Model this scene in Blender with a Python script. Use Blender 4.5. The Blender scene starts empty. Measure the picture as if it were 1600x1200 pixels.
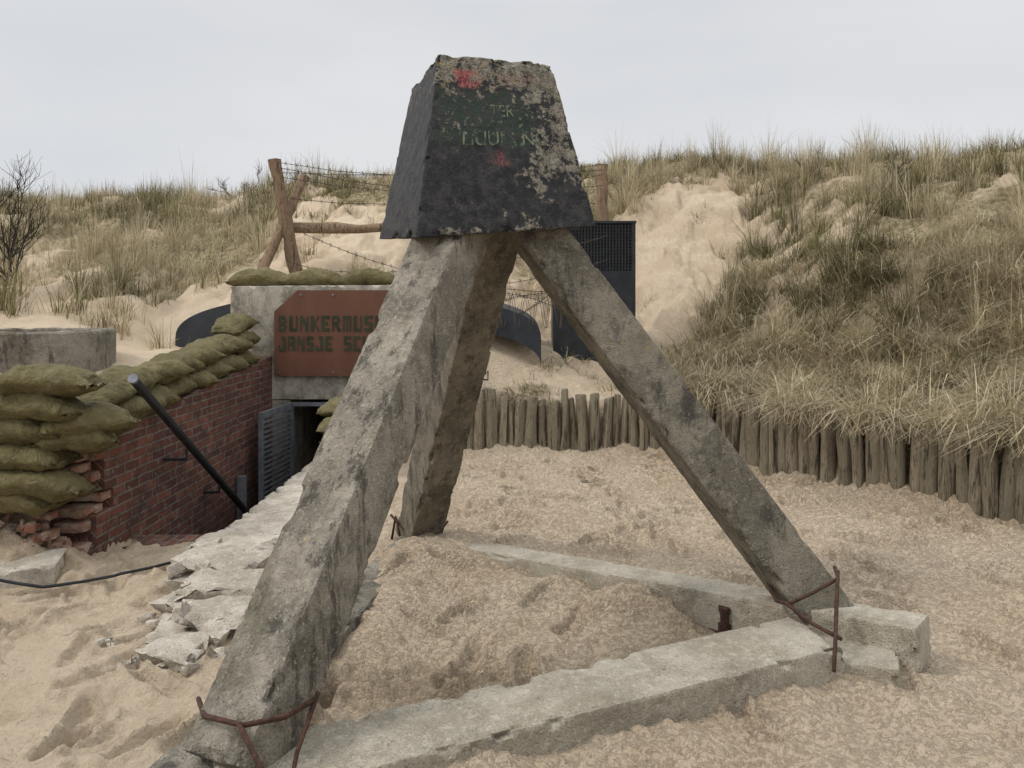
import bpy, bmesh, math, random
import numpy as np
from mathutils import Vector, Matrix, noise
random.seed(7); rng=np.random.default_rng(11)
S=bpy.context.scene
S.view_settings.view_transform='Standard'; S.view_settings.look='None'; S.view_settings.exposure=0

# ---------------------------------------------------------------- node helpers
class G:
    def __init__(s,name):
        s.m=bpy.data.materials.new(name); s.m.use_nodes=True; s.nt=s.m.node_tree
        s.b=s.nt.nodes['Principled BSDF']; s.b.inputs['Roughness'].default_value=.9
        s.b.inputs['Specular IOR Level'].default_value=.25
        s.tc=s.nt.nodes.new('ShaderNodeTexCoord').outputs['Object']
    def new(s,t): return s.nt.nodes.new(t)
    def L(s,a,b): s.nt.links.new(a,b)
    def setin(s,sock,v):
        if isinstance(v,bpy.types.NodeSocket): s.L(v,sock)
        else: sock.default_value=v
    def noise(s,scale,detail=6,rough=.6,vec=None,dist=0):
        n=s.new('ShaderNodeTexNoise'); n.inputs['Scale'].default_value=scale; n.inputs['Detail'].default_value=detail
        n.inputs['Roughness'].default_value=rough; n.inputs['Distortion'].default_value=dist
        s.L(vec or s.tc,n.inputs['Vector']); return n.outputs['Fac']
    def vor(s,scale,vec=None,feat='F1'):
        n=s.new('ShaderNodeTexVoronoi'); n.feature=feat; n.inputs['Scale'].default_value=scale
        s.L(vec or s.tc,n.inputs['Vector']); return n.outputs['Distance']
    def math(s,op,a,b=0.,c=0.):
        n=s.new('ShaderNodeMath'); n.operation=op
        s.setin(n.inputs[0],a); s.setin(n.inputs[1],b); s.setin(n.inputs[2],c); return n.outputs[0]
    def step(s,v,a,b):
        n=s.new('ShaderNodeMapRange'); n.interpolation_type='SMOOTHSTEP'
        s.setin(n.inputs[0],v); n.inputs[1].default_value=a; n.inputs[2].default_value=b
        return n.outputs[0]
    def mix(s,f,a,b):
        n=s.new('ShaderNodeMix'); n.data_type='RGBA'
        s.setin(n.inputs[0],f)
        for i,v in ((6,a),(7,b)):
            if isinstance(v,bpy.types.NodeSocket): s.L(v,n.inputs[i])
            else: n.inputs[i].default_value=(*v,1)
        return n.outputs[2]
    def xyz(s,v=None):
        n=s.new('ShaderNodeSeparateXYZ'); s.L(v or s.tc,n.inputs[0]); return n.outputs
    def comb(s,x,y,z):
        n=s.new('ShaderNodeCombineXYZ')
        for i,v in enumerate((x,y,z)): s.setin(n.inputs[i],v)
        return n.outputs[0]
    def mapping(s,scale):
        n=s.new('ShaderNodeMapping'); n.inputs['Scale'].default_value=scale; s.L(s.tc,n.inputs[0]); return n.outputs[0]
    def attr(s,name):
        n=s.new('ShaderNodeAttribute'); n.attribute_name=name; return n
    def out(s,col,h=None,dist=.01,strength=1.,rough=None,metal=None):
        s.setin(s.b.inputs['Base Color'],col if isinstance(col,bpy.types.NodeSocket) else (*col,1))
        if h is not None:
            n=s.new('ShaderNodeBump'); n.inputs['Distance'].default_value=dist; n.inputs['Strength'].default_value=strength
            s.L(h,n.inputs['Height']); s.L(n.outputs[0],s.b.inputs['Normal'])
        if rough is not None: s.setin(s.b.inputs['Roughness'],rough)
        if metal is not None: s.b.inputs['Metallic'].default_value=metal
        return s.m

def m_simple(name,c,c2=None,scale=12,bs=40,dist=.004,rough=.8,metal=0):
    g=G(name); c2=c2 or tuple(x*.6 for x in c)
    return g.out(g.mix(g.step(g.noise(scale),.35,.65),c,c2),g.noise(bs),dist,1,rough,metal)

# concrete
def m_concrete(name,light,dark,blotch=.5,moss=.5,streak=0.,bump=.009):
    g=G(name)
    n1=g.noise(3.2,10,.68); n2=g.noise(22,8,.70); n3=g.noise(120,4,.65)
    c=g.mix(g.step(n1,.40,.60),dark,light)
    c=g.mix(g.math('MULTIPLY',g.step(n2,.5,.66),.45),c,tuple(x*1.45 for x in light))
    c=g.mix(g.math('MULTIPLY',g.step(g.noise(5,10,.74,dist=.4),.52,.62),blotch),c,tuple(x*.42 for x in dark))
    if streak:
        sv=g.mapping((1,1,.22)); c=g.mix(g.math('MULTIPLY',g.step(g.noise(10,9,.72,sv),.51,.62),streak),c,(.055,.050,.042))
    c=g.mix(g.math('MULTIPLY',g.step(n3,.53,.66),.55),c,tuple(x*.38 for x in dark))
    c=g.mix(g.math('MULTIPLY',g.step(g.noise(75,3,.6),.60,.66),.42),c,tuple(min(.7,x*1.7) for x in light))
    l=g.math('MULTIPLY',g.step(g.noise(38,4,.6),.66,.70),g.step(g.noise(3.1,3),.48,.58))
    c=g.mix(g.math('MULTIPLY',l,moss*.9),c,(.36,.28,.05))
    c=g.mix(g.math('MULTIPLY',g.step(g.noise(1.9,6,.65),.52,.64),moss*.6),c,(.11,.10,.06))
    v=g.vor(60); pit=g.step(g.vor(24,feat='F1'),.18,.06)
    h=g.math('ADD',g.math('MULTIPLY',g.step(v,0,.35),.45),g.math('ADD',g.math('MULTIPLY',n2,.6),g.math('MULTIPLY',n3,1.0)))
    h=g.math('SUBTRACT',h,g.math('MULTIPLY',pit,g.math('MULTIPLY',g.step(g.noise(9,3),.48,.58),1.0)))
    return g.out(c,h,bump,1,.93)
M_leg=m_concrete('weathered_concrete',(.345,.31,.25),(.205,.182,.145),.5,.75,.8,.011)
M_legd=m_concrete('dark_weathered_concrete',(.255,.228,.178),(.15,.132,.102),.6,.9,.75,.011)
M_beam=m_concrete('pale_concrete',(.50,.45,.36),(.36,.315,.24),.25,.3,0,.011)
M_rub=m_concrete('rubble_concrete',(.58,.52,.43),(.40,.35,.275),.28,.1)
M_portal=m_concrete('portal_concrete',(.50,.46,.38),(.28,.25,.195),.45,.3,.3)

# painted block
def m_block():
    g=G('worn_painted_concrete'); X,Y,Z=g.xyz()
    n1=g.noise(5,10,.68); n2=g.noise(22,9,.74); n3=g.noise(95,5,.7)
    conc=g.mix(g.step(n2,.40,.60),(.15,.134,.108),(.31,.28,.225))
    conc=g.mix(g.math('MULTIPLY',g.step(n3,.49,.60),.8),conc,(.06,.055,.046))
    conc=g.mix(g.math('MULTIPLY',g.step(g.noise(60,4,.6),.58,.64),.5),conc,(.45,.42,.35))
    paint=g.mix(g.step(n2,.42,.6),(.018,.018,.021),(.052,.050,.050))
    paint=g.mix(g.math('MULTIPLY',g.step(n3,.56,.68),.4),paint,(.09,.084,.076))
    jx=g.math('ADD',X,g.math('MULTIPLY',g.math('SUBTRACT',g.noise(9,8,.7),.5),.30))
    jz=g.math('ADD',Z,g.math('MULTIPLY',g.math('SUBTRACT',g.noise(11,8,.7),.5),.12))
    gm=g.math('MULTIPLY',g.math('MULTIPLY',g.step(jx,-.38,-.35),g.step(jx,.12,.08)),
              g.math('MULTIPLY',g.step(jz,2.37,2.39),g.step(jz,2.655,2.63)))
    paint=g.mix(g.math('MULTIPLY',gm,g.math('MULTIPLY',g.step(n2,.66,.42),.85)),paint,(.030,.052,.037))
    wear=g.math('ADD',g.math('MULTIPLY',g.step(jx,-.02,.25),.15),g.math('MULTIPLY',g.step(jz,2.60,2.74),.16))
    wear=g.math('ADD',wear,g.math('MULTIPLY',gm,.03))
    rightlow=g.math('MULTIPLY',g.step(jx,.1,.3),g.math('MULTIPLY',g.step(jz,2.32,2.16),-.16))
    edge=g.math('MULTIPLY',g.step(Z,2.02,1.96),.10)
    left=g.math('MULTIPLY',g.step(jx,-.32,-.40),-.12)
    w=g.math('ADD',g.math('ADD',g.math('ADD',g.math('ADD',wear,edge),left),rightlow),g.math('ADD',g.math('MULTIPLY',n1,.46),g.math('MULTIPLY',n2,.74)))
    msk=g.step(w,.692,.722)
    c=g.mix(msk,paint,conc)
    chip=g.math('MULTIPLY',g.step(g.noise(12,10,.85,dist=.6),.62,.637),.85)
    c=g.mix(chip,c,g.mix(g.step(n3,.45,.6),(.46,.43,.35),(.2,.18,.14)))
    def spot(x0,x1,z0,z1):
        return g.math('MULTIPLY',g.math('MULTIPLY',g.step(jx,x0-.02,x0+.02),g.step(jx,x1+.02,x1-.02)),
              g.math('MULTIPLY',g.step(jz,z0-.015,z0+.015),g.step(jz,z1+.015,z1-.015)))
    red=g.math('MULTIPLY',spot(-.25,-.16,2.67,2.75),g.step(n3,.60,.47))
    c=g.mix(g.math('MULTIPLY',red,.9),c,(.45,.10,.11))
    red2=g.math('MULTIPLY',spot(-.08,.12,2.70,2.76),g.math('MULTIPLY',g.step(n3,.52,.44),.4))
    c=g.mix(red2,c,(.33,.13,.11))
    red3=g.math('MULTIPLY',spot(-.10,-.03,2.29,2.34),g.math('MULTIPLY',g.step(n3,.54,.46),.7))
    c=g.mix(red3,c,(.38,.10,.10))
    yel=g.math('MULTIPLY',g.step(g.noise(42,3),.63,.67),g.step(jz,2.6,2.72))
    c=g.mix(g.math('MULTIPLY',yel,.8),c,(.42,.30,.05))
    yg=g.math('MULTIPLY',g.step(g.noise(33,4,.7),.60,.64),gm)
    c=g.mix(g.math('MULTIPLY',yg,.5),c,(.30,.33,.20))
    h=g.math('ADD',g.math('MULTIPLY',msk,-.5),g.math('ADD',g.math('MULTIPLY',n1,1.8),g.math('ADD',g.math('MULTIPLY',n2,1.2),g.math('MULTIPLY',n3,.9))))
    h=g.math('SUBTRACT',h,g.math('MULTIPLY',chip,.4))
    r=g.math('ADD',.52,g.math('MULTIPLY',msk,.4))
    return g.out(c,h,.012,1,r)
M_block=m_block()

# sand
def m_sand():
    g=G('dune_sand'); veg=g.attr('veg').outputs['Fac']; tr=g.attr('tramp').outputs['Fac']
    n1=g.noise(.9,6); n2=g.noise(6,8,.65); n3=g.noise(55,6,.75); n4=g.noise(260,3,.6); cl=g.noise(34,5,.7)
    c=g.mix(g.step(n1,.35,.65),(.66,.520,.365),(.73,.595,.435))
    c=g.mix(g.math('MULTIPLY',g.step(n2,.45,.7),.40),c,(.57,.44,.295))
    c=g.mix(g.math('MULTIPLY',g.step(n3,.53,.66),.38),c,(.42,.31,.195))
    c=g.mix(g.math('MULTIPLY',g.step(n3,.46,.36),.35),c,(.76,.64,.49))
    c=g.mix(g.math('MULTIPLY',g.step(n4,.57,.69),.35),c,(.30,.22,.145))
    ground=g.mix(g.step(g.noise(14,8,.7),.4,.6),(.20,.165,.09),(.44,.36,.22))
    vm=g.step(g.math('ADD',veg,g.math('MULTIPLY',g.math('SUBTRACT',g.noise(5,8,.7),.5),1.2)),.48,.95)
    c=g.mix(vm,c,ground)
    dk=g.attr('dark_sand').outputs['Fac']
    c=g.mix(g.math('MULTIPLY',dk,.6),c,(.25,.19,.12))
    v=g.vor(48); v2=g.vor(90)
    h=g.math('ADD',g.math('MULTIPLY',n2,.6),g.math('ADD',g.math('MULTIPLY',n3,.85),g.math('MULTIPLY',n4,.2)))
    h=g.math('ADD',h,g.math('MULTIPLY',g.math('ADD',g.math('MULTIPLY',v,-.65),g.math('ADD',g.math('MULTIPLY',v2,-.4),g.math('MULTIPLY',g.step(cl,.48,.62),.5))),tr))
    return g.out(c,h,.030,1,.97)
M_sand=m_sand()

def m_brick():
    g=G('red_brick'); X,Y,Z=g.xyz()
    v=g.comb(g.math('ADD',Y,g.math('MULTIPLY',g.noise(6,3),.02)),g.math('ADD',g.math('ADD',Z,X),g.math('MULTIPLY',g.noise(5,3),.02)),0.)
    b=g.new('ShaderNodeTexBrick'); g.L(v,b.inputs['Vector']); b.inputs['Scale'].default_value=1
    b.inputs['Brick Width'].default_value=.215; b.inputs['Row Height'].default_value=.068; b.inputs['Mortar Size'].default_value=.009
    b.inputs['Mortar Smooth'].default_value=.3
    b.inputs['Color1'].default_value=(.25,.098,.064,1); b.inputs['Color2'].default_value=(.12,.050,.040,1); b.inputs['Mortar'].default_value=(.23,.19,.155,1)
    c=g.mix(g.math('MULTIPLY',g.step(g.noise(9,8,.75),.46,.62),.65),b.outputs['Color'],(.065,.043,.037))
    c=g.mix(g.math('MULTIPLY',g.step(g.noise(13,9,.8),.55,.63),.65),c,(.38,.31,.25))
    c=g.mix(g.math('MULTIPLY',g.step(g.noise(2.2,5,.6),.48,.62),.35),c,(.07,.05,.042))
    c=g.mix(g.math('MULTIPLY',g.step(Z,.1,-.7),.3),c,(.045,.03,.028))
    h=g.math('ADD',g.math('MULTIPLY',b.outputs['Fac'],-1.),g.math('MULTIPLY',g.noise(35,7,.7),1.3))
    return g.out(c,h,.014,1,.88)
M_brick=m_brick()
M_brickchunk=m_simple('broken_brick',(.27,.125,.085),(.42,.33,.25),9,50,.01,.95)

def m_wood(name,a,b,c3):
    g=G(name)
    vs=g.mapping((1,1,.08)); n=g.noise(60,7,.75,vs); n2=g.noise(9,6,.7)
    c=g.mix(g.step(n,.38,.60),a,b)
    at=g.attr('tint').outputs['Fac']; c=g.mix(g.math('MULTIPLY',at,.8),c,c3)
    c=g.mix(g.math('MULTIPLY',g.step(n,.57,.62),.9),c,(.03,.024,.017))
    c=g.mix(g.math('MULTIPLY',g.step(g.noise(24,6,.7,vs),.55,.62),.8),c,(.035,.028,.02))
    c=g.mix(g.math('MULTIPLY',g.step(n2,.54,.68),.45),c,tuple(x*.5 for x in a))
    return g.out(c,g.math('ADD',g.math('MULTIPLY',n,1.4),g.math('MULTIPLY',n2,.4)),.016,1,.92)
M_pal=m_wood('weathered_post_wood',(.19,.15,.10),(.38,.32,.235),(.22,.195,.135))
M_log=m_wood('bark_log',(.22,.14,.09),(.42,.31,.20),(.14,.085,.055))
def m_bag():
    g=G('olive_sandbag_fabric'); w=g.noise(160,2); n=g.noise(7,6); at=g.attr('tint').outputs['Fac']
    c=g.mix(g.step(n,.35,.65),(.105,.090,.036),(.165,.140,.060))
    c=g.mix(g.math('MULTIPLY',at,.8),c,(.215,.182,.09))
    c=g.mix(g.math('MULTIPLY',g.step(g.noise(22,8,.75),.55,.69),.45),c,(.32,.265,.17))
    c=g.mix(g.math('MULTIPLY',g.step(g.noise(11,6,.7),.54,.66),.45),c,(.055,.047,.022))
    h=g.math('ADD',g.math('MULTIPLY',n,2.2),g.math('ADD',g.math('MULTIPLY',w,.25),g.math('MULTIPLY',g.noise(15,5,.6,dist=1.2),2.4)))
    return g.out(c,h,.018,1,.74)
M_bag=m_bag()
M_rust=m_simple('rusty_rebar',(.115,.055,.035),(.045,.032,.028),60,180,.004,.75,.3)
def m_corten():
    g=G('corten_steel'); n=g.noise(3,8,.6,g.mapping((1,1,.4)))
    c=g.mix(g.step(n,.35,.65),(.125,.055,.036),(.165,.075,.047))
    c=g.mix(g.math('MULTIPLY',g.step(g.noise(60,5),.5,.7),.25),c,(.09,.042,.03))
    return g.out(c,g.noise(80),.001,1,.6)
M_corten=m_corten()
M_cut=m_simple('stencil_cutout_shadow',(.050,.058,.034),(.035,.040,.024),8,60,.0005,.9)
M_black=m_simple('black_painted_steel',(.018,.02,.023),(.03,.033,.037),8,60,.002,.45)
M_tarp=m_simple('dark_membrane',(.030,.034,.042),(.045,.05,.06),4,30,.004,.6)
M_gate=m_simple('galvanised_grey_steel',(.24,.26,.28),(.16,.17,.19),10,60,.001,.5,.3)
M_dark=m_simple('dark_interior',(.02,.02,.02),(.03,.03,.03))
M_wire=m_simple('wire_steel',(.05,.048,.045),(.09,.07,.05),60,60,.001,.6,.3)
M_twig=m_simple('bare_twig',(.06,.048,.04),(.03,.025,.02),20,60,.001,.9)
M_faded=m_simple('faded_yellow_paint',(.19,.21,.14),(.045,.065,.048),28,80,.002,.9)

# ---------------------------------------------------------------- mesh helpers
def obj(name,me,mat=None,parent=None,smooth=False):
    o=bpy.data.objects.new(name,me); S.collection.objects.link(o)
    if mat: me.materials.append(mat)
    if parent: o.parent=parent
    if smooth: me.polygons.foreach_set('use_smooth',[True]*len(me.polygons))
    return o
def empty(name):
    o=bpy.data.objects.new(name,None); S.collection.objects.link(o); o.empty_display_size=.1; return o
def from_bm(name,bm,mat=None,parent=None,smooth=False,sharp=None):
    me=bpy.data.meshes.new(name); bm.to_mesh(me); bm.free(); o=obj(name,me,mat,parent,smooth)
    if sharp: me.set_sharp_from_angle(angle=math.radians(sharp))
    return o
class MB:   # mesh buffer
    def __init__(s): s.v=[];s.f=[];s.t=[]
    def add(s,vs,fs,t=0.):
        o=len(s.v); s.v+= [tuple(v) for v in vs]; s.f+=[tuple(i+o for i in f) for f in fs]; s.t+=[t]*len(vs)
    def box(s,x0,x1,y0,y1,z0,z1,t=0.):
        s.add([(x0,y0,z0),(x1,y0,z0),(x1,y1,z0),(x0,y1,z0),(x0,y0,z1),(x1,y0,z1),(x1,y1,z1),(x0,y1,z1)],
              [(3,2,1,0),(4,5,6,7),(0,1,5,4),(1,2,6,5),(2,3,7,6),(3,0,4,7)],t)
    def tube(s,pts,rad,n=8,jit=0.,t=0.,caps=True):
        pts=[Vector(p) for p in pts]; 
        if not hasattr(rad,'__len__'): rad=[rad]*len(pts)
        vs=[];fs=[]; u=None
        for i,p in enumerate(pts):
            a=(pts[min(i+1,len(pts)-1)]-pts[max(i-1,0)]).normalized()
            if u is None:
                u=a.cross(Vector((0,1,0.13))); 
                if u.length<.1: u=a.cross(Vector((1,0,0)))
            u=(u-a*u.dot(a)).normalized(); w=a.cross(u)
            for k in range(n):
                an=2*math.pi*k/n; d=u*math.cos(an)+w*math.sin(an)
                r=rad[i]*(1+ (jit*noise.noise(Vector((d.x*1.3+p.x*7,d.y*1.3+p.y*7,d.z*1.3+p.z*2))) if jit else 0))
                vs.append(p+d*r)
        for i in range(len(pts)-1):
            for k in range(n):
                fs.append((i*n+k,i*n+(k+1)%n,(i+1)*n+(k+1)%n,(i+1)*n+k))
        if caps: fs.append(tuple(range(n-1,-1,-1))); fs.append(tuple(range((len(pts)-1)*n,len(pts)*n)))
        s.add(vs,fs,t)
    def obj(s,name,mat,parent=None,smooth=False,sharp=None):
        me=bpy.data.meshes.new(name); me.from_pydata(s.v,[],s.f)
        a=me.attributes.new('tint','FLOAT','POINT'); a.data.foreach_set('value',s.t)
        me.update(); o=obj(name,me,mat,parent,smooth)
        if sharp: me.set_sharp_from_angle(angle=math.radians(sharp))
        return o

def rough_hex_bm(bm,corners,div=(10,10,60),amp=.003,chip=.03,seed=0,thr=.22):
    c=[Vector(p) for p in corners]
    def P(u,v,w):
        b=c[0].lerp(c[1],u).lerp(c[3].lerp(c[2],u),v); t=c[4].lerp(c[5],u).lerp(c[7].lerp(c[6],u),v); return b.lerp(t,w)
    nu,nv,nw=div; cache={}
    su=(c[1]-c[0]).length; sv=(c[3]-c[0]).length; sw=(c[4]-c[0]).length
    sp=lambda t:.62*t+.38*(.5-.5*math.cos(math.pi*t))
    axis=(c[4]+c[5]+c[6]+c[7]-c[0]-c[1]-c[2]-c[3])/4; ax=axis.normalized()
    def V(i,j,k):
        key=(i,j,k)
        if key in cache: return cache[key]
        u,v,w=sp(i/nu),sp(j/nv),k/nw; p=P(u,v,w)
        du=min(u,1-u)*su; dv=min(v,1-v)*sv; dw=min(w,1-w)*sw
        e=sorted((du,dv,dw))[1]
        q=p+Vector((seed*3.1,seed,0))
        n=noise.fractal(q*9,1,2,4); n2=max(0,noise.fractal(q*8+Vector((9,3,1)),1,2,4)-thr); n3=noise.noise(q*45)
        dirn=(p-P(.5,.5,w))
        if dirn.length>1e-5: dirn.normalize()
        if dw<1e-4: dirn=(dirn*.3+ax*(1 if w>.5 else -1)).normalized()
        rnd=max(0,1-e/.012)**2*.004
        ch=max(0,1-e/(chip*1.5))*(n2*chip*3.0+.0028*abs(n3))
        p=p+dirn*(n*amp-rnd-ch)
        cache[key]=bm.verts.new(p); return cache[key]
    F=[]
    def face(fn,a,b):
        for i in range(a):
            for j in range(b):
                try: F.append(bm.faces.new((fn(i,j),fn(i+1,j),fn(i+1,j+1),fn(i,j+1))))
                except ValueError: pass
    face(lambda i,j:V(i,0,j),nu,nw); face(lambda i,j:V(nu-i,nv,j),nu,nw)
    face(lambda i,j:V(0,nv-i,j),nv,nw); face(lambda i,j:V(nu,i,j),nv,nw)
    face(lambda i,j:V(i,nv-j,0),nu,nv); face(lambda i,j:V(i,j,nw),nu,nv)
    bmesh.ops.recalc_face_normals(bm,faces=F)
def rough_hex(name,corners,mat,parent,div=(10,10,60),amp=.003,chip=.03,seed=0,thr=.22):
    bm=bmesh.new(); rough_hex_bm(bm,corners,div,amp,chip,seed,thr)
    return from_bm(name,bm,mat,parent,True,32)
def beam(name,p0,p1,w,h,roll,mat,parent,seed=0,amp=.002,chip=.022):
    p0,p1=Vector(p0),Vector(p1); a=(p1-p0).normalized()
    ref=Vector((0,0,1)) if abs(a.z)<.5 else Vector((0,1,0))
    u=a.cross(ref).normalized(); v=a.cross(u)
    R=Matrix.Rotation(math.radians(roll),3,a); u=R@u; v=R@v
    cs=[]
    for p in (p0,p1):
        for su,sv in ((-1,-1),(1,-1),(1,1),(-1,1)): cs.append(p+u*su*w/2+v*sv*h/2)
    n=int((p1-p0).length/.016)
    return rough_hex(name,cs,mat,parent,(14,14,n),amp,chip,seed)

# ---------------------------------------------------------------- terrain
_tab=rng.random((256,256))
def vn(x,y,f,s=0):
    x=x*f+s*17.3+500; y=y*f+s*9.1+500; xi=np.floor(x).astype(int); yi=np.floor(y).astype(int)
    fx=x-xi; fy=y-yi; fx=fx*fx*(3-2*fx); fy=fy*fy*(3-2*fy)
    a=_tab[xi%256,yi%256]; b=_tab[(xi+1)%256,yi%256]; c=_tab[xi%256,(yi+1)%256]; d=_tab[(xi+1)%256,(yi+1)%256]
    return (a*(1-fx)+b*fx)*(1-fy)+(c*(1-fx)+d*fx)*fy-.5
def fbm(x,y,f,o=4,s=0):
    r=0;a=1
    for i in range(o): r=r+a*vn(x,y,f,s+i); a*=.5; f*=2.03
    return r
CP=np.array([
(-1,9.2,.75),(0,9.1,.62),(1.5,9.1,.62),(2.4,8.6,.63),(3.0,7.8,.63),(3.6,6.9,.63),(4.2,6.1,.63),(5.2,5.2,.63),(7,4,.7),(9,3,.9),
(0,10.9,1.45),(-.3,9.9,1.3),(-1,9.9,1.5),(1.2,10.6,1.0),(2.5,11,1.35),(3.5,9.4,1.2),(4.8,8,1.2),(6.5,6,1.35),
(-2.5,16,4.05),(-4.7,16,3.85),(-8.6,18,3.9),(-11.5,18,4.0),(-17,18,4.1),(0,16.5,4.2),(2.2,17,4.6),(3.4,17,4.7),(4.8,15,4.1),(5.3,13.3,3.65),(6.7,12.2,3.6),(7.6,11.5,3.65),(10,10.5,3.9),(12,7,3.4),
(2.6,13,2.6),(-2.5,11.5,2.35),(-3.1,14.3,3.6),(-1.5,13.6,3.1),(-5,12.5,2.4),(-7,12.5,2.4),(-4.6,9.5,1.45),(-5.6,9,1.5),(-8,7,1.35),(-12,8,1.7),(-3.4,7.5,1.10),
(-3.3,9,1.15),(-4.1,9.6,1.12),(-4.2,10.9,1.95),(-3.1,6,.80),(-4,5.3,.85),(-6,5,.85),(-10,4.6,.9),(4,10,2.1),(5.3,9.8,2.45),(3.2,11.5,1.9),(5.6,8.4,1.95),(0,13,2.4),(1,13,2.3),(0,14.8,3.5),(4.2,13,3.0),(7.5,8.3,2.5),
(-2.2,9.6,1.55),(-2.2,10.4,1.9),
(-3,22,3.0),(3,23,3.4),(9,20,3.2),(-10,24,3.0),(16,12,3.4),(-20,12,3.0)],float)
def tps_k(r): return np.where(r>1e-9,r*r*np.log(r+1e-12),0)
n=len(CP); K=tps_k(np.hypot(CP[:,None,0]-CP[None,:,0],CP[:,None,1]-CP[None,:,1]))+np.eye(n)*.12
Pm=np.c_[np.ones(n),CP[:,:2]]; A=np.block([[K,Pm],[Pm.T,np.zeros((3,3))]])
W=np.linalg.solve(A,np.r_[CP[:,2],np.zeros(3)])
def hi_z(x,y):
    sh=x.shape; xf=x.ravel(); yf=y.ravel(); z=W[n]+W[n+1]*xf+W[n+2]*yf
    for i in range(n): z=z+W[i]*tps_k(np.hypot(xf-CP[i,0],yf-CP[i,1]))
    r=np.hypot(xf,yf-6); t=np.clip((r-15)/9,0,1); t=t*t*(3-2*t)
    z=np.clip(z,.55,5.2)*(1-t)+2.8*t
    far=np.clip((yf-9.3)/2+.2,.12,1)
    z=z+fbm(xf,yf,.8,4,3)*.26*far+fbm(xf,yf,2.6,4,8)*(.06+.12*far)+fbm(xf,yf,7,2,88)*.05*far
    z=z-.13*far*np.clip(np.abs(fbm(xf,yf,1.6,3,15))*-6+1,0,1)
    return z.reshape(sh)
PAL=[(-1.2,8.95),(0,8.92),(1.2,8.85),(2.1,8.42),(2.6,7.62),(3.2,6.72),(3.8,5.92),(4.8,5.05),(7,3.7)]
YARD=[(-40,4.2),(-4.5,4.6),(-3.3,4.98),(-2.93,5.2),(-2.93,9.3),(-1.2,9.3)]+PAL+[(40,-10),(40,-45),(-40,-45)]
def yard_sd(x,y):   # >0 outside the yard
    ins=np.zeros(x.shape,bool); d=np.full(x.shape,1e9); m=len(YARD)
    for i in range(m):
        x0,y0=YARD[i]; x1,y1=YARD[(i+1)%m]
        if y0!=y1:
            c=((y0>y)!=(y1>y))&(x<(x1-x0)*(y-y0)/(y1-y0)+x0); ins^=c
        dx,dy=x1-x0,y1-y0; t=np.clip(((x-x0)*dx+(y-y0)*dy)/(dx*dx+dy*dy),0,1)
        d=np.minimum(d,np.hypot(x-x0-t*dx,y-y0-t*dy))
    return np.where(ins,-d,d)
def gs(x,y,cx,cy,sx,sy,h): return h*np.exp(-((x-cx)/sx)**2-((y-cy)/sy)**2)
FP=[]
for i in range(680):
    fx=rng.uniform(-3.4,4.2); fy=rng.uniform(1.9,8.6)
    if fx>-1.3 and rng.random()<.55: continue
    FP.append((fx,fy,rng.normal(1.35,.6) if rng.random()<.75 else rng.uniform(0,math.pi),rng.uniform(.6,1.15)))
def height(x,y):
    sd=yard_sd(x,y)
    lo=fbm(x,y,.7,3,1)*.05+fbm(x,y,4,3,5)*.045+fbm(x,y,13,3,9)*.022
    cl=vn(x,y,22,61)+.7*vn(x,y,36,62); lo=lo+np.clip(cl-.16,0,.5)*.042*np.clip((x+1.5)/.6,.3,1)
    lo+=gs(x,y,-.5,4.9,.35,.35,.12)+gs(x,y,.62,4.15,.22,.12,.17)+gs(x,y,.85,4.0,.10,.08,.06)+gs(x,y,.15,4.5,.4,.15,.06)-gs(x,y,-.35,3.30,.45,.2,.07)
    lo+=gs(x,y,-.62,4.2,.16,.8,.10)-gs(x,y,.6,3.6,.4,.15,.04)+gs(x,y,0,4.1,.7,.5,.03)
    s_=(-(x+.93)*.392+(y-2.50)*.92); u_=((x+.93)*.92+(y-2.50)*.392)
    lo+=np.where((u_>-.5)&(u_<3.2)&(s_<-.05),.088*np.exp((s_+.1)/.6)*(1+.8*fbm(x,y,2.5,2,71)),0)*np.clip((u_+.5)/.5,0,1)*np.clip((3.2-u_)/.6,0,1)
    lo+=np.exp(sd/.14)*.06*(y>3)*(x>-1.7)*(1+3*fbm(x,y,3,2,31))*(sd<0)
    lo+=gs(x,y,-3.35,4.90,.5,.22,.36)
    near=(np.abs(x)<6)&(y>1.5)&(y<9)
    for fx,fy,a,s in FP:
        m=near&(np.abs(x-fx)<.3)&(np.abs(y-fy)<.3)
        if not m.any(): continue
        dx=x[m]-fx; dy=y[m]-fy; u=(dx*math.cos(a)+dy*math.sin(a))/.145; v=(-dx*math.sin(a)+dy*math.cos(a))/.055
        v=v*(1+.25*np.cos(u*2.2)); r=np.sqrt(u*u+v*v)
        tread=.006*np.sin(u*22)*(r<.9)
        lo[m]+=s*(-.036*np.clip(1.15-r,0,.30)/.30+.024*np.exp(-((r-1.35)/.22)**2)+tread)
    hz=hi_z(x,y); t=np.clip((sd+.0)/.14,0,1); t=t*t*(3-2*t)
    z=lo*(1-t)+hz*t
    pit=(x>-2.86)&(x<-1.78)&(y>5.45)&(y<10.3)
    z=np.where(pit,-1.9,z)
    return z,sd
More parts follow.
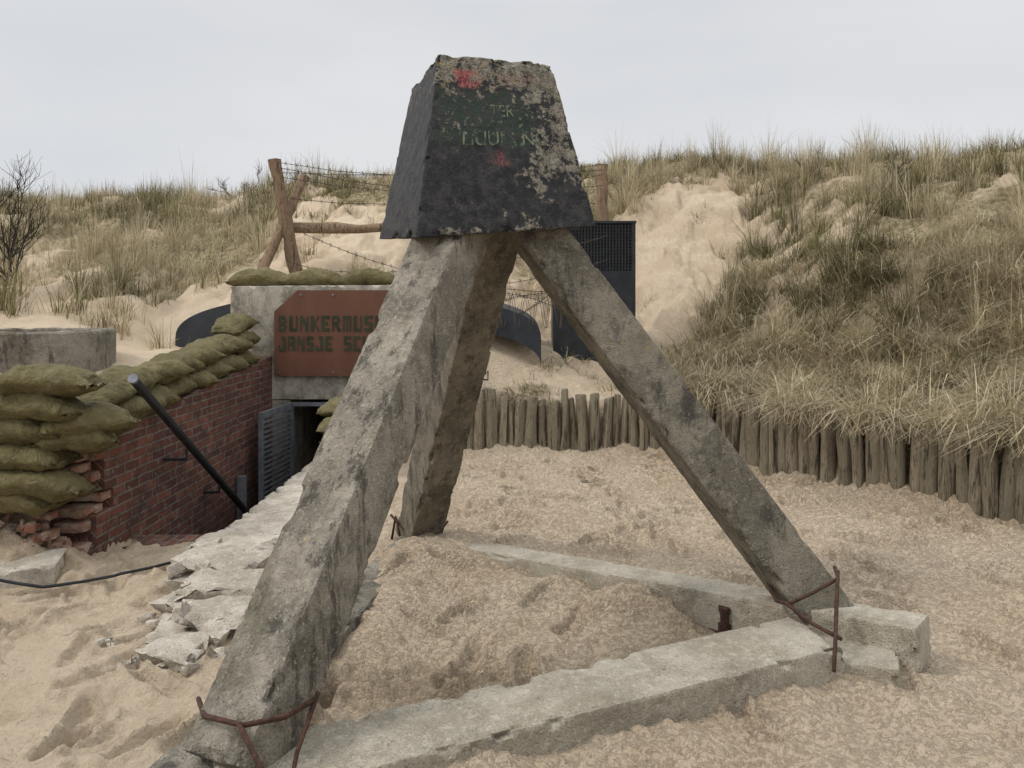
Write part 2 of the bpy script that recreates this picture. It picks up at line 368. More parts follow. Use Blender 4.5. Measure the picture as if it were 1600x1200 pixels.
def veg(x,y):
    sd=yard_sd(x,y)
    sl=1.6+(y-10.5)*.34
    sr=2.70+(y-11)*.50
    v=np.zeros(x.shape)
    right=1/(1+np.exp(-(x-sr+.5*fbm(x,y,1.3,3,33))/.15)); v=np.maximum(v,right*(y>0))
    v=np.maximum(v,.66*(y<10.4)*(x>-.9)*(x<4)*(y<9.2+x*2.0+fbm(x,y,1.5,2,38)))
    top=np.clip((y-13.8+1.3*fbm(x,y,1.,3,35)),0,1); v=np.maximum(v,top*.98)
    left=1/(1+np.exp((x+3.75+.6*fbm(x,y,1.2,3,34))/.2)); v=np.maximum(v,left*np.clip((y-9.8)/1.2,0,1))
    v=np.maximum(v,left*.38*(y>6.5))
    midl=(x>-3.5)&(x<1.6)&(y>10.3)&(y<14.8); v=np.where(midl,np.maximum(v,.36),v)
    v=v+fbm(x,y,1.0,3,21)*.60-.36*np.clip(-fbm(x,y,1.7,3,52)*3-.15,0,1)
    v=np.where((x>sl)&(x<sr)&(y>10)&(y<13.7),v*.6,v)
    v=v-gs(x,y,3.5,10.6,.5,.4,1.)-gs(x,y,3.1,9.9,.3,.2,.5)
    return np.where(sd>.03,np.clip(v,0,1),0),sd
def axis(segs):
    out=[segs[0][0]]
    for a,b,st in segs:
        k=max(1,int(round((b-a)/st))); out+=list(a+(b-a)*np.arange(1,k+1)/k)
    return np.array(out)
xs=axis([(-80,-20,6),(-20,-8,.4),(-8,-3.4,.06),(-3.4,4,.014),(4,9,.06),(9,20,.4),(20,80,6)])
ys=axis([(-30,0,3),(0,1.8,.3),(1.8,5,.014),(5,9.4,.025),(9.4,18,.06),(18,30,.6),(30,150,12)])
XX,YY=np.meshgrid(xs,ys); ZZ,SD=height(XX,YY); VG,_=veg(XX,YY)
nx,ny=len(xs),len(ys)
co=np.stack([XX,YY,ZZ],-1).reshape(-1,3).astype(np.float32)
ii=(np.arange(ny-1)[:,None]*nx+np.arange(nx-1)[None,:]).ravel()
q=np.stack([ii,ii+1,ii+nx+1,ii+nx],-1).astype(np.int32)
def quadmesh(name,co,q):
    me=bpy.data.meshes.new(name); me.vertices.add(len(co)); me.vertices.foreach_set('co',co.ravel())
    me.loops.add(q.size); me.loops.foreach_set('vertex_index',q.ravel())
    me.polygons.add(len(q)); me.polygons.foreach_set('loop_start',np.arange(0,q.size,4,dtype=np.int32))
    me.polygons.foreach_set('loop_total',np.full(len(q),4,np.int32)); me.update(calc_edges=True); return me
me=quadmesh('sand_ground',co,q)
tramp=np.clip((XX+1.3)/.6,0.3,1)*(.5+.5*(SD<.1))
dark_sand=gs(XX,YY,-.25,3.35,.45,.18,1.)+gs(XX,YY,-3.2,4.8,.5,.3,.9)*.7  # darker sand colour in the hollow behind the front beam and by the sandbags
for nm,arr in (('veg',VG),('tramp',tramp),('dark_sand',np.clip(dark_sand,0,1))):
    a=me.attributes.new(nm,'FLOAT','POINT'); a.data.foreach_set('value',arr.ravel().astype(np.float32))
obj('sand_ground',me,M_sand,None,True)
def gz(x,y):
    z,_=height(np.array([[float(x)]]),np.array([[float(y)]])); return float(z[0,0])

# ---------------------------------------------------------------- tetrahedron obstacle
T=empty('concrete_tetrahedron_obstacle')
beam('leg_1',(-.90,2.60,.10),(-.24,4.03,2.10),.25,.265,56,M_leg,T,1)
beam('leg_2',(1.50,3.76,.10),(.03,4.09,2.10),.235,.24,10,M_legd,T,2)
beam('leg_3',(-.665,5.58,-.02),(-.08,4.22,2.12),.24,.25,35,M_legd,T,3)
beam('base_beam_1',(-.93,2.51,.015),(1.32,3.47,.085),.34,.23,0,M_beam,T,4,.003,.035)
beam('base_beam_2',(-.70,5.62,-.085),(1.77,3.43,.155),.21,.19,0,M_beam,T,5)
beam('base_beam_3',(-1.10,2.25,.02),(-.64,5.62,-.08),.23,.22,0,M_leg,T,6)
beam('broken_beam_end',(1.12,3.60,.035),(1.63,3.36,.06),.29,.15,0,M_beam,T,7,.004,.03)
cx,cy=-.165,4.22; ang=math.radians(20)
def rp(a,b,z): return (cx+a*math.cos(ang)-b*math.sin(ang),cy+a*math.sin(ang)+b*math.cos(ang),z)
hb,ht=.455,.285
BC=[rp(-hb,-hb,1.915),rp(hb,-hb,2.0),rp(hb,hb,2.04),rp(-hb,hb,1.98),rp(-ht-.02,-ht,2.82),rp(ht,-ht,2.835),rp(ht,ht,2.84),rp(-ht-.02,ht,2.80)]
rough_hex('block',BC,M_block,T,(74,74,74),.005,.030,3,.24)
c0,c1,c5,c4=[Vector(BC[i]) for i in (0,1,5,4)]
nrm=(c1-c0).cross(c4-c0).normalized()
def facept(u,w,off): return c0.lerp(c1,u).lerp(c4.lerp(c5,u),w)+nrm*off
vs=[];fs=[]
def paint_text(s,u0,w0,sz):
    cu=bpy.data.curves.new('t','FONT'); cu.body=s; cu.size=1; o=bpy.data.objects.new('t',cu); S.collection.objects.link(o)
    bpy.context.view_layer.update(); m=bpy.data.meshes.new_from_object(o)
    b=bmesh.new(); b.from_mesh(m); bmesh.ops.triangulate(b,faces=b.faces); bmesh.ops.subdivide_edges(b,edges=b.edges,cuts=2,use_grid_fill=True); b.verts.index_update()
    off=len(vs)
    for v in b.verts: vs.append(facept(u0+v.co.x*sz*1.05,w0+v.co.y*sz,.0004))
    for f in b.faces: fs.append([v.index+off for v in f.verts])
    b.free(); bpy.data.objects.remove(o)
paint_text('TER',.42,.655,.10); paint_text('HUUR',.22,.49,.115); paint_text('NG',.63,.49,.115)
m=bpy.data.meshes.new('faded_lettering'); m.from_pydata(vs,[],fs); obj('faded_lettering',m,M_faded,T)
# rebar ties
t=MB(); r=.0085
def tie(pts): t.tube(pts,r,7,.25)
tie([(-1.09,2.78,.24),(-1.00,2.60,.27),(-.83,2.47,.31),(-.72,2.54,.30),(-.66,2.70,.28)])
tie([(-.84,2.46,.32),(-.76,2.41,.22),(-.66,2.33,.14)])
tie([(-.66,2.72,.29),(-.68,2.53,.19),(-.68,2.42,.10)])
tie([(1.22,3.84,.30),(1.215,3.68,.25),(1.235,3.58,.27),(1.34,3.56,.33),(1.46,3.58,.385),(1.50,3.72,.39)])
tie([(1.46,3.58,.42),(1.42,3.50,.30),(1.36,3.36,.22),(1.30,3.23,.13)])
tie([(1.22,3.58,.28),(1.30,3.46,.23),(1.38,3.35,.21)])
tie([(-.84,5.55,.16),(-.70,5.42,.06),(-.60,5.38,.05),(-.50,5.45,.06),(-.44,5.5,.13)])
tie([(-.83,5.5,-.02),(-.80,5.5,.16),(-.76,5.42,.05)])
t.obj('rebar_ties',M_rust,T,True)
t=MB(); t.box(1.02,1.065,3.90,3.96,.10,.13); t.box(1.015,1.07,3.90,3.94,.0,.05); t.tube([(1.045,3.915,-.01),(1.04,3.91,.13)],.02,8,.5)
t.obj('rusty_iron_lug',M_rust,T)

# ---------------------------------------------------------------- brick stairwell wall
bw=empty('brick_wall')
prof=[(5.12,-.15),(5.06,.0),(5.20,.10),(5.20,.24),(5.42,.25),(5.42,.38),(5.3,.39),(5.3,.60),(5.15,.61),(5.15,.73),(9.0,1.05),(9.0,-1.9),(5.2,-1.9)]
k=len(prof); vs=[(-2.70,y,z) for y,z in prof]+[(-3.0,y,z) for y,z in prof]
bmm=bmesh.new(); V=[bmm.verts.new(v) for v in vs]; bmm.faces.new(V[:k]); bmm.faces.new(V[k:][::-1])
for i in range(k): bmm.faces.new((V[i],V[(i+1)%k],V[(i+1)%k+k],V[i+k]))
bmesh.ops.recalc_face_normals(bmm,faces=bmm.faces)
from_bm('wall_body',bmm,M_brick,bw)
bmm=bmesh.new(); i=0
for (y,z) in ((5.02,.62),(5.0,.54),(5.05,.02),(5.12,.155),(5.30,.31),(5.2,.46),(5.16,.235),(4.98,-.05)):
    i+=1; a=random.uniform(-.03,.02); x0,x1=-2.94,-2.712+a; z1=z+.06
    rough_hex_bm(bmm,[(x0,y,z),(x1,y+a,z),(x1,y+.2,z),(x0,y+.2,z),(x0,y,z1),(x1,y+a,z1),(x1,y+.2,z1),(x0,y+.2,z1)],(10,8,4),.004,.02,i,.1)
from_bm('loose_bricks',bmm,M_brickchunk,bw)
st=empty('stairwell')
b=MB()
for i in range(8): b.box(-2.695,-1.905,5.40+i*.3,5.70+i*.3,-1.88,-.02-i*.19)
b.box(-2.695,-1.905,7.803,10.2,-1.88,-1.53)
b.obj('steps',M_brick,st)
rough_hex('side_wall',[(-1.90,4.95,-1.9),(-1.36,4.95,-1.9),(-1.40,9.0,-1.9),(-1.90,9.0,-1.9),(-1.90,5.0,.14),(-1.34,4.92,.16),(-1.40,9.0,.16),(-1.90,9.0,.14)],M_rub,st,(16,130,40),.006,.06,9,.08)

# rubble: broken layered concrete
def slab_chunk(bm,cx_,cy_,cz,lx,ly,lz,yaw,seed,tilt=.06,jag=.65):
    r=random.Random(seed); R=Matrix.Rotation(yaw,3,'Z')@Matrix.Rotation(r.uniform(-tilt,tilt),3,'X')@Matrix.Rotation(r.uniform(-tilt,tilt),3,'Y')
    cs=[]
    for sz in (-1,1):
        for sx,sy in ((-1,-1),(1,-1),(1,1),(-1,1)):
            cs.append(Vector((cx_,cy_,cz))+R@Vector((sx*lx/2*r.uniform(jag,1.1),sy*ly/2*r.uniform(jag,1.1),sz*lz/2*r.uniform(.75,1.1))))
    rough_hex_bm(bm,cs,(12,10,7),.016,.045,seed,.0)
bm=bmesh.new(); s0=0
for (y0,xc,zt,wd_) in ((3.68,-1.46,.07,.30),(3.98,-1.50,.12,.38),(4.28,-1.55,.155,.42),(4.60,-1.60,.175,.48),(4.88,-1.63,.18,.52)):
    for lay in range(3):
        s0+=1; z=zt-.035-lay*.075
        slab_chunk(bm,xc+random.uniform(-.04,.04)-lay*.035,y0-lay*.05,z,wd_,random.uniform(.34,.42),random.uniform(.07,.09),random.uniform(-.35,.35),s0,.07,.7)
    for j in range(5):
        s0+=1; slab_chunk(bm,xc-wd_*.45+random.uniform(-.08,.10),y0+random.uniform(-.15,.15),zt-.05-j*.03,random.uniform(.08,.18),random.uniform(.07,.15),random.uniform(.05,.09),random.uniform(0,3),s0,.4)
for i in range(34):
    s0+=1; slab_chunk(bm,-1.56+random.gauss(0,.15),3.42+random.random()*1.3,.015,random.uniform(.03,.11),random.uniform(.03,.1),.05,random.uniform(0,3),s0,.4)
from_bm('concrete_rubble',bm,M_rub,None,True,28)
bm=bmesh.new()
for i in range(13): slab_chunk(bm,-3.15+random.uniform(-.5,.35),4.80+random.uniform(-.12,.15),.22+random.uniform(-.12,.14),random.uniform(.08,.2),random.uniform(.07,.14),.07,random.uniform(0,3),400+i,.3)
for i in range(8): slab_chunk(bm,-2.85+random.uniform(-.12,.12),4.95+random.uniform(-.15,.1),.06+i*.035,.14,.1,.06,random.uniform(0,3),500+i,.2)
from_bm('broken_brick_rubble',bm,M_brickchunk,None,True,28)
rough_hex('concrete_slab',[(-3.6,4.25,-.1),(-2.66,4.66,-.1),(-2.72,4.90,-.1),(-3.6,4.72,-.1),(-3.6,4.25,.06),(-2.66,4.66,.10),(-2.72,4.90,.13),(-3.6,4.72,.11)],M_rub,None,(40,16,8),.006,.04,12,.05)

# ---------------------------------------------------------------- bunker entrance
be=empty('bunker_entrance')
rough_hex('front_lintel',[(-3.17,9.0,.56),(-1.15,9.0,.56),(-1.15,10.4,.56),(-3.17,10.4,.56),(-3.17,9.0,1.84),(-1.15,9.0,1.85),(-1.15,10.4,1.84),(-3.17,10.4,1.84)],M_portal,be,(60,30,40),.005,.03,21)
b=MB(); b.box(-3.16,-2.50,9.01,10.39,-1.9,.555); b.box(-1.85,-1.16,9.01,10.39,-1.9,.555); b.obj('jambs',M_portal,be)
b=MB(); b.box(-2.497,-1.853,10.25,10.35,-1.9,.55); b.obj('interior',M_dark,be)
b=MB(); b.box(-2.497,-1.86,8.97,9.02,.49,.53)
b.box(-2.497,-2.45,8.97,9.02,-1.53,.488); b.obj('door_frame',M_gate,be)
b=MB()
P0=Vector((-2.47,8.95,0)); P1=Vector((-2.555,8.12,0)); d=(P1-P0); L=d.length; d.normalize(); nn=Vector((-d.y,d.x,0))
def leafbox(a0,a1,z0,z1,th):
    c=[P0+d*a+nn*s for a in (a0,a1) for s in (-th,th)]
    vs=[(p.x,p.y,z) for z in (z0,z1) for p in (c[0],c[2],c[3],c[1])]
    b.add(vs,[(3,2,1,0),(4,5,6,7),(0,1,5,4),(1,2,6,5),(2,3,7,6),(3,0,4,7)])
leafbox(0,.05,-1.45,.53,.02); leafbox(L-.05,L,-1.45,.53,.02); leafbox(.05,L-.05,.48,.53,.018); leafbox(.05,L-.05,-1.45,-1.38,.018)
z=-1.36
while z<.47: leafbox(.05,L-.05,z,z+.022,.014); z+=.052
b.obj('louvred_gate',M_gate,be)
b=MB(); N=40
vs=[];fs=[]
for i in range(N+1):
    a=math.pi*i/N; x=-1.85-2.2*math.cos(a); z=1.22+.55*math.sin(a)**.8
    vs+=[(x,9.62,z-.35),(x,9.62,z),(x,10.35,z+.06)]
for i in range(N): fs+=[(3*i,3*i+3,3*i+4,3*i+1),(3*i+1,3*i+4,3*i+5,3*i+2)]
b.add(vs,fs); b.obj('membrane_roof',M_tarp,be,True,40)

# sign
sg=empty('museum_sign')
pl=[(-2.66,.83),(-1.12,.83),(-1.12,1.56),(-1.36,1.79),(-2.40,1.79),(-2.66,1.55)]
bmm=bmesh.new(); a=[bmm.verts.new((x,8.945,z)) for x,z in pl]; c=[bmm.verts.new((x,8.955,z)) for x,z in pl]
bmm.faces.new(a); bmm.faces.new(c[::-1])
for i in range(6): bmm.faces.new((a[i],a[(i+1)%6],c[(i+1)%6],c[i]))
bmesh.ops.recalc_face_normals(bmm,faces=bmm.faces); from_bm('plate',bmm,M_corten,sg)
F={'B':['####.','#..##','####.','#..##','####.'],'U':['##..#','##..#','##..#','##..#','#####'],'N':['##..#','###.#','#.###','#..##','#..##'],
'K':['##..#','##.#.','###..','##.#.','##..#'],'E':['#####','##...','####.','##...','#####'],'R':['####.','#..##','####.','#.##.','#..##'],
'M':['#####','#.#.#','#.#.#','#.#.#','#.#.#'],'S':['#####','##...','#####','...##','#####'],'J':['..###','...##','...##','#..##','#####'],
'A':['#####','#..##','#####','#..##','#..##'],'C':['#####','##...','##...','##...','#####'],'H':['##..#','##..#','#####','##..#','##..#'],
'O':['#####','##..#','##..#','##..#','#####'],'T':['#####','.##..','.##..','.##..','.##..'],'L':['##...','##...','##...','##...','#####'],' ':['.....']*5}
b=MB()
def word(s,x,ztop,pitch,w,h):
    for ch in s:
        g=F[ch]
        for rI in range(5):
            cI=0
            while cI<5:
                if g[rI][cI]=='#':
                    e=cI
                    while e<5 and g[rI][e]=='#': e+=1
                    xa=x+cI*w/5; xb=x+e*w/5; za=ztop-(rI+1)*h/5; zb=ztop-rI*h/5
                    b.add([(xa,8.9405,za),(xb,8.9405,za),(xb,8.9405,zb),(xa,8.9405,zb)],[(0,1,2,3)]); cI=e
                else: cI+=1
        x+=pitch
word('BUNKERMUSEUM',-2.61,1.505,.120,.092,.175); word('JANSJE SCHOTEL',-2.61,1.275,.1045,.080,.165)
b.obj('lettering',M_cut,sg)
b=MB()
for x in (-2.60,-2.0,-1.42): b.tube([(x,8.94,.87),(x,8.93,.87)],.012,10)
for x in (-2.0,-2.36): b.tube([(x,8.94,1.74),(x,8.93,1.74)],.012,10)
b.obj('bolts',M_gate,sg)

# handrail
hr=empty('handrail'); b=MB(); b.tube([(-2.44,5.15,1.14),(-2.62,7.95,-.46)],.030,14); b.tube([(-2.52,6.2,.50),(-2.52,6.2,.42),(-2.70,6.2,.42)],.012,8)
b.tube([(-2.56,7.0,.05),(-2.56,7.0,-.02),(-2.70,7.0,-.02)],.012,8)
b.obj('rail',M_black,hr,True,40); b=MB(); b.tube([(-2.44,5.144,1.143),(-2.441,5.165,1.132)],.032,14); b.box(-2.68,-2.60,7.80,7.84,-1.5,-.05); b.obj('post_and_cap',M_gate,hr)

# cable
b=MB(); pts=[(-3.9,4.6),(-3.1,4.42),(-2.75,4.45),(-2.44,4.58),(-2.15,4.82),(-1.98,5.12),(-1.9,5.3)]
P=[]
for i in range(len(pts)-1):
    p0=pts[max(i-1,0)];p1=pts[i];p2=pts[i+1];p3=pts[min(i+2,len(pts)-1)]
    for k in range(8):
        tt=k/8; f=lambda a,b_,c_,d_:.5*((2*b_)+(-a+c_)*tt+(2*a-5*b_+4*c_-d_)*tt*tt+(-a+3*b_-3*c_+d_)*tt**3)
        x=f(p0[0],p1[0],p2[0],p3[0]); y=f(p0[1],p1[1],p2[1],p3[1]); P.append((x,y,max(gz(x,y),.10 if x<-2.8 else 0)+.02))
P=[(P[i][0],P[i][1],sum(P[j][2] for j in range(max(0,i-4),min(len(P),i+5)))/len(range(max(0,i-4),min(len(P),i+5)))+.010) for i in range(len(P))]
b.tube(P,.009,8); b.obj('power_cable',M_black,None,True)

# ---------------------------------------------------------------- sandbags
def bag(mb,c,L=.56,Wd=.34,H=.17,yaw=0,pitch=0,roll=0,seed=0):
    nu,nv=40,32; vs=[];fs=[]
    R=Matrix.Rotation(yaw,3,'Z')@Matrix.Rotation(pitch,3,'Y')@Matrix.Rotation(roll,3,'X')
    q=Vector((seed*3.7,seed*1.3,0))
    for i in range(nu+1):
        tt=-1+2*i/nu; tt=math.copysign(abs(tt)**.8,tt); a=abs(tt)
        hh=(1-a**2.8)**.62*H/2+.005; ww=Wd/2*(.82+.18*(1-a**2.5)**.5)
        if a>.93: ww*=1+.14*(a-.93)/.07
        for k in range(nv):
            an=2*math.pi*k/nv; cs,sn=math.cos(an),math.sin(an)
            y=math.copysign(abs(cs)**.75,cs)*ww; z=math.copysign(abs(sn)**.85,sn)*hh
            p=Vector((tt*L/2,y,z)); nn=noise.fractal(p*7+q,1,2,4); n2=noise.noise(Vector((tt*3,an*1.5,seed)))
            wr=math.sin(an*7+seed+tt*4+2*n2)*.008*a*a
            cr=-abs(noise.noise(Vector((tt*5+seed,an*2.2,3))))*.020
            p.z*=1+.24*nn; p.y*=1+.14*nn; p.z+=-.30*H*(tt*tt)*.6+n2*.014*(1-a)+wr+cr*(1 if sn>0 else 0); p.x+=.018*math.sin(3*an+seed)*(a>.9)
            if abs(cs)>.97: p.y*=1.06
            vs.append(Vector(c)+R@p)
    for i in range(nu):
        for k in range(nv): fs.append((i*nv+k,(i+1)*nv+k,(i+1)*nv+(k+1)%nv,i*nv+(k+1)%nv))
    fs.append(tuple(range(nv))); fs.append(tuple(range((nu+1)*nv-1,nu*nv-1,-1)))
    mb.add(vs,fs,random.random()*.8)
    m=8; A=[];
    for s in range(m+1):
        f=s/m; yy=(-.42+.84*f)*Wd; A.append((Vector((L/2*.96,yy,-.17*H)),Vector((L/2*(1.08+.03*math.sin(s*2.1+seed)),yy*1.06,-.16*H+.012*math.sin(s*1.7+seed*2)))))
    vv=[];ff=[]
    for lo_,hi_ in A: vv+=[Vector(c)+R@lo_,Vector(c)+R@hi_]
    for s in range(m): ff.append((2*s,2*s+1,2*s+3,2*s+2))
    mb.add(vv,ff,.9)
b=MB()
bags=[(-2.84,4.92,1.155,.56,.08),(-3.16,5.05,1.08,.52,-.1),(-2.90,4.92,.99,.54,-.08),(-3.30,4.97,.93,.52,.1),(-3.02,4.93,.835,.52,.15),(-2.68,5.03,.90,.5,.55),(-2.74,5.02,.79,.45,.5),
 (-3.0,4.90,.69,.54,-.07),(-3.42,4.92,.76,.52,0),(-2.88,4.88,.54,.56,.05),(-3.30,4.92,.57,.54,.05),(-3.6,4.9,.60,.52,.1),(-3.5,5.0,1.05,.52,0),(-3.8,5.0,.9,.52,0),(-3.8,4.95,.72,.52,0),(-3.05,4.93,.44,.5,.0)]
for i,(x,y,z,L,yw) in enumerate(bags): bag(b,(x,y,z),L,.36,.19,yw,random.uniform(-.12,.12),random.uniform(-.15,.1),i)
b.obj('sandbag_stack',M_bag,None,True)
b=MB()
for lay in range(2):
    y=5.35+lay*.22; i=0
    while y<8.6:
        wt=.73+(y-5.15)*.083
        bag(b,(-2.83-(y-5.3)*.022-.03*lay+random.uniform(-.03,.02),y,wt+.085+lay*.155+random.uniform(-.01,.02)),.54,.35,.19,math.pi/2+random.uniform(-.6,.0),random.uniform(-.16,.02),random.uniform(-.1,.1),50+lay*20+i)
        y+=.42; i+=1
bag(b,(-2.97,8.55,1.42),.5,.34,.19,1.5,-.2,0,99)
b.obj('sandbag_stack.001',M_bag,None,True)
b=MB(); x=-3.0; i=0
while x<-1.2:
    bag(b,(x+.1,9.25,1.93),.72,.30,.23,random.uniform(-.04,.04),0,0,120+i); x+=.62; i+=1
b.obj('sandbag_stack.002',M_bag,None,True)
b=MB()
for lay in range(4):
    for k in range(3):
        bag(b,(-1.63+random.uniform(-.04,.02)+.015*lay,7.55+k*.5+(lay%2)*.2,.22+lay*.14),.54,.36,.17,math.pi/2+random.uniform(-.3,.3),0,0,150+lay*5+k)
b.obj('sandbag_stack.003',M_bag,None,True)

# concrete ring
bmm=bmesh.new(); prof=[(.66,-.3),(.66,.0),(.66,.2),(.66,.34),(.645,.36),(.56,.36),(.55,.345),(.55,-.3)]; n_=96; rings=[]
for i in range(n_):
    a=2*math.pi*i/n_; rings.append([bmm.verts.new((-4.25+r_*math.cos(a)*(1+.012*noise.noise(Vector((a*6,z*4,0)))),7.1+r_*math.sin(a),1.04+z+.014*noise.noise(Vector((math.cos(a)*6,math.sin(a)*6,r_*5))))) for r_,z in prof])
for i in range(n_):
    for k in range(len(prof)-1): bmm.faces.new((rings[i][k],rings[(i+1)%n_][k],rings[(i+1)%n_][k+1],rings[i][k+1]))
bmesh.ops.recalc_face_normals(bmm,faces=bmm.faces); from_bm('concrete_well_ring',bmm,M_leg,None)

# ---------------------------------------------------------------- palisade
b=MB()
for s in range(len(PAL)-1):
    (x0,y0),(x1,y1)=PAL[s],PAL[s+1]; L=math.hypot(x1-x0,y1-y0); a_=random.uniform(0,.05)
    while a_<L:
        r=random.choice([random.uniform(.036,.05),random.uniform(.05,.068),random.uniform(.055,.07)])
        f=min(1,(a_+r)/L); x=x0+(x1-x0)*f+random.uniform(-.01,.01); y=y0+(y1-y0)*f+random.uniform(-.035,.035)
        h=.65+random.uniform(-.12,.05); lx,ly=random.uniform(-.035,.035),random.uniform(-.02,.02); tz=random.uniform(-.02,.02)
        b.tube([(x,y,-.25),(x,y,.02),(x+lx*.2,y+ly*.2,h*.3),(x+lx*.5,y+ly*.5,h*.6),(x+lx,y+ly,h-.012),(x+lx+tz*.3,y+ly,h)],[r*1.05,r*1.08,r*1.02,r,r*.95,r*.80],14,.55,random.random())
        a_+=2*r+random.uniform(.0,.022)
b.obj('palisade_fence',M_pal,None,True,50)

# ---------------------------------------------------------------- barbed wire frame
bf=empty('barbed_wire_fence'); b=MB()
def log(p0,p1,r0,r1):
    p0,p1=Vector(p0),Vector(p1); k=14; b.tube([p0.lerp(p1,i/k)+Vector((noise.noise(p0+Vector((i*.7,0,0))),0,noise.noise(p0+Vector((0,i*.7,3)))))*.022 for i in range(k+1)],[(r0+(r1-r0)*i/k)*(1+random.uniform(-.07,.1)) for i in range(k+1)],14,.4,random.random()*.6)
log((-2.80,10.5,1.9),(-3.13,10.5,3.53),.085,.075)
log((-3.28,10.15,1.80),(-2.80,10.8,3.38),.065,.06)
log((-2.95,10.62,2.66),(1.35,10.62,2.60),.07,.06)
log((1.22,10.72,1.0),(1.20,10.66,3.52),.085,.075)
log((1.0,10.7,1.0),(1.35,11.1,2.6),.06,.055)
b.obj('log_frame',M_log,bf,True,50)
b=MB()
def wire(p0,p1,sag):
    p0,p1=Vector(p0),Vector(p1); k=60; P=[]
    for i in range(k+1):
        f=i/k; p=p0.lerp(p1,f); p.z-=sag*4*f*(1-f); p.z+=.012*noise.noise(Vector((f*9,p0.z,0))); P.append(p)
    b.tube(P,.0042,4)
    for i in range(2,k,2):
        p=P[i]
        for s in (-1,1): b.tube([p+Vector((-.012,0,-.028*s)),p+Vector((.012,0,.028*s))],.003,3)
wire((-3.1,10.45,3.50),(1.2,10.5,3.48),.18); wire((-3.08,10.45,3.36),(1.2,10.5,3.40),.05); wire((-3.0,10.45,3.30),(1.2,10.5,3.20),.16)
wire((-2.9,10.45,3.02),(1.2,10.5,3.35),.2); wire((-3.1,10.5,3.44),(1.2,11.2,3.05),.1)
wire((-2.9,10.3,2.2),(1.2,10.05,2.2),.35); wire((-2.9,10.45,2.1),(1.2,10.05,2.5),.2); wire((-2.8,10.4,2.6),(.6,10.05,1.8),.2)
wire((-.5,9.5,1.5),(.8,10.0,1.75),-.12); wire((-.6,9.5,1.7),(.7,9.6,1.5),-.15); wire((-.3,9.5,1.3),(.7,10.0,1.95),.05)
for k in range(2):
    P=[]
    for i in range(90):
        a=i*.42; P.append(Vector((-.2+i*.011,9.6+.22*math.cos(a),1.55+.2*math.sin(a+k))))
    b.tube(P,.004,4)
b.obj('wires',M_wire,bf)

# ---------------------------------------------------------------- black cabinet
cb=empty('steel_cabinet'); b=MB()
X0,X1,Y0,Y1,ZB,ZT=.52,1.56,10.1,10.6,.85,2.66
b.box(X0,X1,Y0,Y1,ZB,2.06); b.box(X0,X0+.05,Y0,Y0+.05,2.06,ZT); b.box(X1-.05,X1,Y0,Y0+.05,2.06,ZT)
b.box(X0,X0+.05,Y1-.05,Y1,2.06,ZT); b.box(X1-.05,X1,Y1-.05,Y1,2.06,ZT); b.box(X0-.01,X1+.01,Y0-.01,Y1+.01,ZT,ZT+.03)
for i in range(1,24): x=X0+.05+(X1-X0-.1)*i/24; b.box(x-.009,x+.009,Y0+.010,Y0+.02,2.062,ZT-.002)
for i in range(0,14): z=2.08+(ZT-2.08)*i/14; b.box(X0+.05,X1-.05,Y0+.021,Y0+.03,z,z+.018)
b.box(X0+.06,X1-.06,Y0+.25,Y0+.28,2.062,ZT-.004)
b.box(X1-.012,X1-.002,Y0+.05,Y1-.05,2.062,ZT-.003)
b.box(X0+.47,X0+.55,Y0-.012,Y0-.002,ZB,2.04); 
b.obj('cabinet_body',M_black,cb)
def flood(x,y,z,yaw,name):
    e=empty(name); e.location=(x,y,z); e.rotation_euler=(0,0,yaw)
    q=MB(); q.add([(-.13,-.03,0),(.13,-.03,0),(.10,.06,.02),(-.10,.06,.02),(-.13,-.05,.09),(.13,-.05,.09),(.10,.04,.08),(-.10,.04,.08)],[(3,2,1,0),(4,5,6,7),(0,1,5,4),(1,2,6,5),(2,3,7,6),(3,0,4,7)])
    q.tube([(-.15,0,.05),(-.15,.0,-.05),(.15,0,-.05),(.15,0,.05)],.009,6); q.tube([(0,0,-.05),(0,0,-.25)],.012,8)
    q.obj('lamp_head',M_black,e)
flood(-.40,8.99,.84,-.5,'floodlight')

